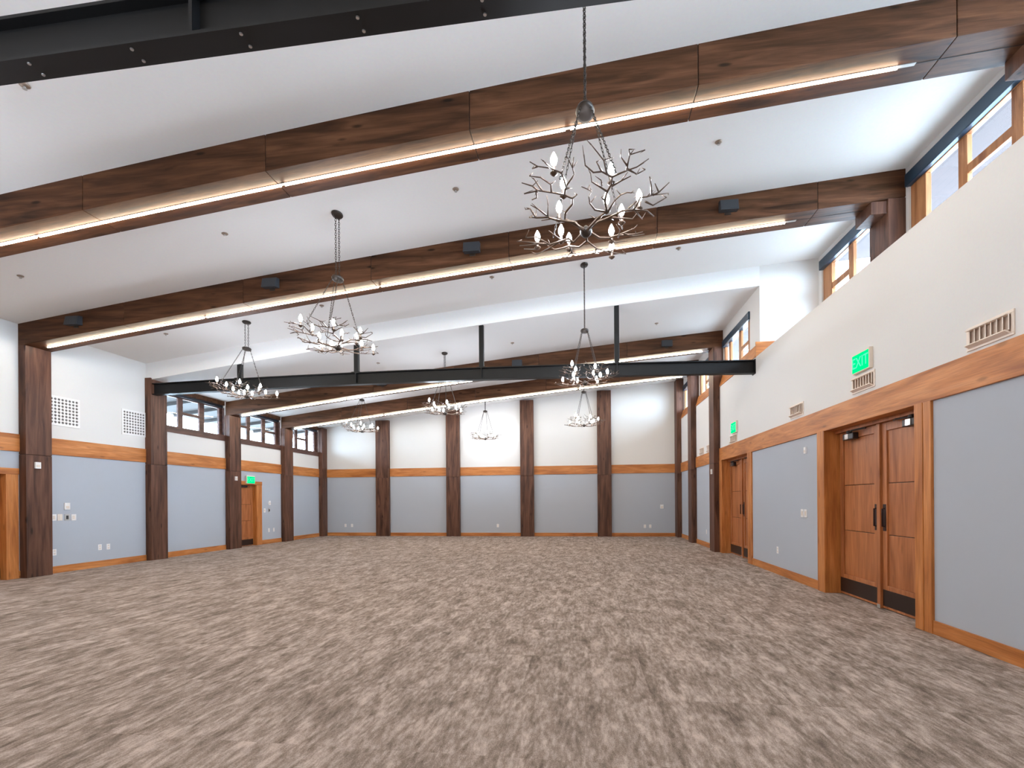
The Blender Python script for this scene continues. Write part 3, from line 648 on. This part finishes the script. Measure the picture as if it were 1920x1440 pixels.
# ------------------------------------------------------------------ branch chandeliers
BR = {
'A': [[(-2,-5),(-10,-16),(-18,-21),(-17,-34),(-11,-45),(-11,-53),(-17,-60),(-25,-62),(-37,-65),(-48,-68)],[(-17,-60),(-15,-71),(-11,-75),(-9,-84),(-10,-91),(-14,-103)],[(-10,-91),(-9,-100)],[(-27,-63),(-27,-71),(-34,-82),(-42,-85)],[(-34,-65),(-39,-81)],[(-37,-65),(-41,-72),(-49,-75)],[(-39,-65),(-39,-56),(-43,-54)],[(-15,-69),(-18,-86),(-26,-91),(-35,-96),(-40,-102)],[(-26,-91),(-30,-103)],[(-35,-96),(-39,-93)],[(-11,-53),(-7,-59)],[(-15,-69),(-11,-63)]],
'B': [[(-2,-4),(-10,-18),(-25,-25),(-32,-29),(-42,-31),(-48,-28)],[(-32,-30),(-39,-43),(-45,-48)],[(-42,-31),(-46,-40),(-50,-39)],[(-32,-30),(-31,-42)],[(-25,-25),(-30,-21),(-38,-24)]],
'C': [[(1,-5),(9,-17),(17,-27),(17,-31),(15,-43),(16,-58),(19,-67),(19,-74),(15,-82),(11,-87),(5,-86),(-1,-96),(-2,-106)],[(18,-31),(7,-36),(3,-43),(2,-51),(4,-56),(1,-62),(-4,-65)],[(18,-32),(23,-46),(27,-50),(32,-51),(35,-54)],[(19,-74),(24,-78),(29,-83),(36,-86),(44,-90)],[(29,-83),(29,-91),(30,-98),(40,-101)],[(30,-98),(29,-103)],[(30,-82),(37,-75),(43,-77)],[(19,-66),(26,-67),(33,-73)],[(16,-59),(10,-68),(4,-74),(3,-80)],[(12,-66),(11,-75)],[(15,-82),(12,-98),(3,-111)],[(29,-90),(24,-95)],[(15,-43),(12,-50)],[(11,-87),(7,-92)]],
'D': [[(3,-3),(11,-12),(19,-18),(30,-26),(39,-32),(50,-26),(57,-17)],[(35,-29),(41,-40)],[(40,-31),(48,-11)],[(39,-32),(43,-44),(48,-44),(51,-49),(64,-47)],[(51,-49),(49,-62),(47,-70)],[(52,-49),(56,-53),(63,-59)],[(56,-53),(52,-61)],[(47,-43),(54,-34),(64,-39)],[(19,-18),(29,-15),(40,-10)]],
'E': [[(3,2),(12,10),(21,12),(33,9),(42,0)],[(25,12),(45,12),(51,10)],[(33,9),(43,17),(53,17)],[(21,12),(26,22),(37,25)],[(29,12),(30,1)]],
'F': [[(-3,5),(-11,16),(-16,10),(-33,16),(-45,7),(-54,0)],[(-33,16),(-51,16),(-63,8)],[(-37,17),(-53,21),(-62,18)],[(-46,18),(-48,24),(-59,29)],[(-11,16),(-22,16),(-33,-2)],[(-25,14),(-38,27),(-47,37)]],
'G': [[(0,7),(1,18),(-6,24),(-15,29),(-13,41),(-7,48)],[(-13,39),(-19,48),(-27,52)],[(1,18),(10,32),(22,42),(39,50)],[(10,32),(9,45),(13,50)],[(-15,29),(-29,32),(-35,27)],[(22,42),(31,36)]]}
BULBS = [(-24,-82),(-18,-52),(-23,-18),(-23,21),(-46,29),(-16,37),(19,-64),(17,-25),(31,-5),(44,-25),(24,28),(26,60)]
TRAY = 3.90
def lift(x, y, base=2.4):
    """shallow bowl: the branch ends curl upwards away from the hub"""
    x, y = x / 100, y / 100
    r = 0.15 * min(1.0, x * x + y * y) ; s = (base + r) / base
    return (s * (0.04 + x) - 0.04, s * (4.727 + y) - 4.727, r)
PROTO = {}
def chandelier_lower(c, dz):
    """hub, branches, candles: meshes are shared between the copies; dz = tray height below the origin"""
    for k, lines in BR.items():
        if k not in PROTO:
            rnd = random.Random(ord(k)); m = MB(); hts = {}
            for li, pts in enumerate(lines):
                P = []
                for i, (x, y) in enumerate(pts):
                    q = lift(x, y); key = (x // 3, y // 3)
                    if key not in hts: hts[key] = rnd.uniform(-.02, .02) + (0.02 if li else 0) * i / len(pts)
                    P.append((q[0], q[1], q[2] + hts[key]))
                r0 = .0125 if li == 0 else .0085
                rr = [r0 * (1 - .6 * i / (len(P) - 1)) for i in range(len(P))]
                m.tube(P, rr, 6)
                # small side twigs
                for i in range(1, len(P)):
                    if rnd.random() < .6:
                        a = Vector(P[i]); d = Vector((rnd.uniform(-1, 1), rnd.uniform(-1, 1), rnd.uniform(.0, .9))).normalized() * rnd.uniform(.03, .08)
                        m.tube([tuple(a), tuple(a + d)], [.005, .002], 5)
            PROTO[k] = m.build('branch', 'bronze', None, smooth=True, off=(0, 0, 0)); o = PROTO[k]
        else: o = PROTO[k].copy(); COL.objects.link(o)
        o.parent = c; o.location = (0, 0, dz)
    if 'hub' not in PROTO:
        PROTO['hub'] = MB().lathe([(.012, -.05), (.03, -.045), (.05, -.02), (.055, .0), (.05, .02), (.03, .03), (.012, .05)], (0, 0, 0), 16).build('hub', 'iron', None, smooth=True, off=(0, 0, 0)); o = PROTO['hub']
    else: o = PROTO['hub'].copy(); COL.objects.link(o)
    o.parent = c; o.location = (0, 0, dz)
    if 'candle' not in PROTO:
        PROTO['candle'] = MB().lathe([(.008, -.03), (.03, -.012), (.032, -.006), (.014, 0.0), (.014, .05), (.011, .055)], (0, 0, 0), 10).build('candle_holder', 'bronze', None, smooth=True, off=(0, 0, 0))
        b = MB().lathe([(.010, .05), (.020, .066), (.027, .09), (.024, .115), (.013, .14), (.003, .158)], (0, 0, 0), 10).build('bulb', 'bulb', None, smooth=True, off=(0, 0, 0)); b.parent = PROTO['candle']
        cd = PROTO['candle']; fresh = True
    else: fresh = False
    for i, (x, y) in enumerate(BULBS):
        q = lift(x, y, 2.56)
        o = PROTO['candle'] if (fresh and i == 0) else copy_tree(PROTO['candle'])
        o.parent = c; o.location = (q[0], q[1], dz + q[2] + .035)

def chandelier(x, y, fn, label):
    zc = fn(x); dz = TRAY - zc; zp = 4.975 - zc
    c = empty('branch_chandelier', (x, y, zc), label, 'chandelier', 'bronze branch chandeliers')
    sl = (fn(x + .05) - fn(x - .05)) / .1
    m = MB(); m.lathe([(.075, 0.008), (.08, -.012), (.07, -.03), (.03, -.036)], (0, 0, 0), 18, 1.0, 1.5)
    m.v = [(a, b, z + sl * a) for a, b, z in m.v]; m.build('canopy', 'iron', c, smooth=True, off=(0, 0, 0))
    for s in (-1, 1):
        m = MB().chain((0, s * .055, -.03), (0, s * .055, zp + .02), .05, .026, .0042); m.build('upper_chain', 'iron', c, off=(0, 0, 0))
    m = MB().lathe([(.05, .03), (.075, .02), (.085, .0), (.075, -.03), (.04, -.045)], (0, 0, zp), 18, 1.0, 1.45); m.build('hanging_plate', 'iron', c, smooth=True, off=(0, 0, 0))
    for i, (ax, ay) in enumerate(((-.20, -.70), (.22, -.72), (-.30, .18), (.33, .12))):
        k = 'cable%d' % i
        if k not in PROTO:
            m = MB().chain((ax * .22, ay * .12, zp - .03 - dz), (ax, ay, .06), .05, .016, .0032); PROTO[k] = m.build('hanging_chain', 'iron', None, off=(0, 0, 0)); o = PROTO[k]
        else: o = PROTO[k].copy(); COL.objects.link(o)
        o.parent = c; o.location = (0, 0, dz)
    chandelier_lower(c, dz)
    return c
CH = [(0.04, 4.70, C, 'nearest branch chandelier, large at the top centre before the second beam'), (-3.77, 7.66, C, 'left branch chandelier hanging between the two nearest timber beams'),
      (-7.53, 10.85, C, 'leftmost branch chandelier in front of the left end of the steel beam'), (0.05, 10.80, C, 'branch chandelier on a long chain directly before the middle of the steel beam'),
      (-3.74, 13.87, CF, 'branch chandelier just beyond the steel beam, before the two middle pilasters'), (-7.50, 16.95, CF, 'far branch chandelier near the leftmost far pilaster'),
      (0.04, 16.95, CF, 'far branch chandelier beside the rightmost far pilaster'), (-3.77, 19.95, CF, 'farthest branch chandelier in front of the middle far wall panel')]
CH += [(-7.53, 4.70, C, 'unseen branch chandelier added just out of view beside the left wall'), (-3.77, 1.55, C, 'unseen branch chandelier added behind the near steel beam'), (0.04, -1.50, C, 'unseen branch chandelier added behind the viewpoint near the right wall'), (-7.53, -1.50, C, 'unseen branch chandelier added behind the viewpoint near the left wall')]  # unseen, carrying on the chandelier pattern; added to brighten the near end
for x, y, fn, t in CH: chandelier(x, y, fn, t)

fix_normals()

# ------------------------------------------------------------------ daylight
w = bpy.data.worlds.new('sky'); S.world = w; w.use_nodes = True
bg = w.node_tree.nodes['Background']; bg.inputs['Color'].default_value = (0.84, 0.93, 1.0, 1); bg.inputs['Strength'].default_value = 26.0

# ------------------------------------------------------------------ camera (level, slightly rolled, shifted up)
F = 974.389; PSI = 0.1365386; ROLL = -0.0074295
cam = bpy.data.cameras.new('camera'); co = bpy.data.objects.new('camera', cam); COL.objects.link(co)
cam.sensor_fit = 'HORIZONTAL'; cam.sensor_width = 36; cam.lens = F / 1920 * 36; cam.shift_y = (937.917 - 720) / 1920; cam.clip_start = 0.05; cam.clip_end = 200
cs, sn = math.cos(PSI), math.sin(PSI)
R = Vector((cs, sn, ROLL)).normalized(); Bk = Vector((sn, -cs, 0)); U = Bk.cross(R)
co.matrix_world = Matrix(((R.x, U.x, Bk.x, 0), (R.y, U.y, Bk.y, 0), (R.z, U.z, Bk.z, 1.5), (0, 0, 0, 1)))
S.camera = co

S.view_settings.view_transform = 'Standard'; S.view_settings.look = 'None'; S.view_settings.gamma = 1.0; S.view_settings.use_curve_mapping = False
S.view_settings.exposure = 0.72
S.view_settings.use_white_balance = True; S.view_settings.white_balance_temperature = 5520; S.view_settings.white_balance_tint = 8
S.cycles.max_bounces = 10; S.cycles.diffuse_bounces = 6; S.cycles.sample_clamp_indirect = 6.0
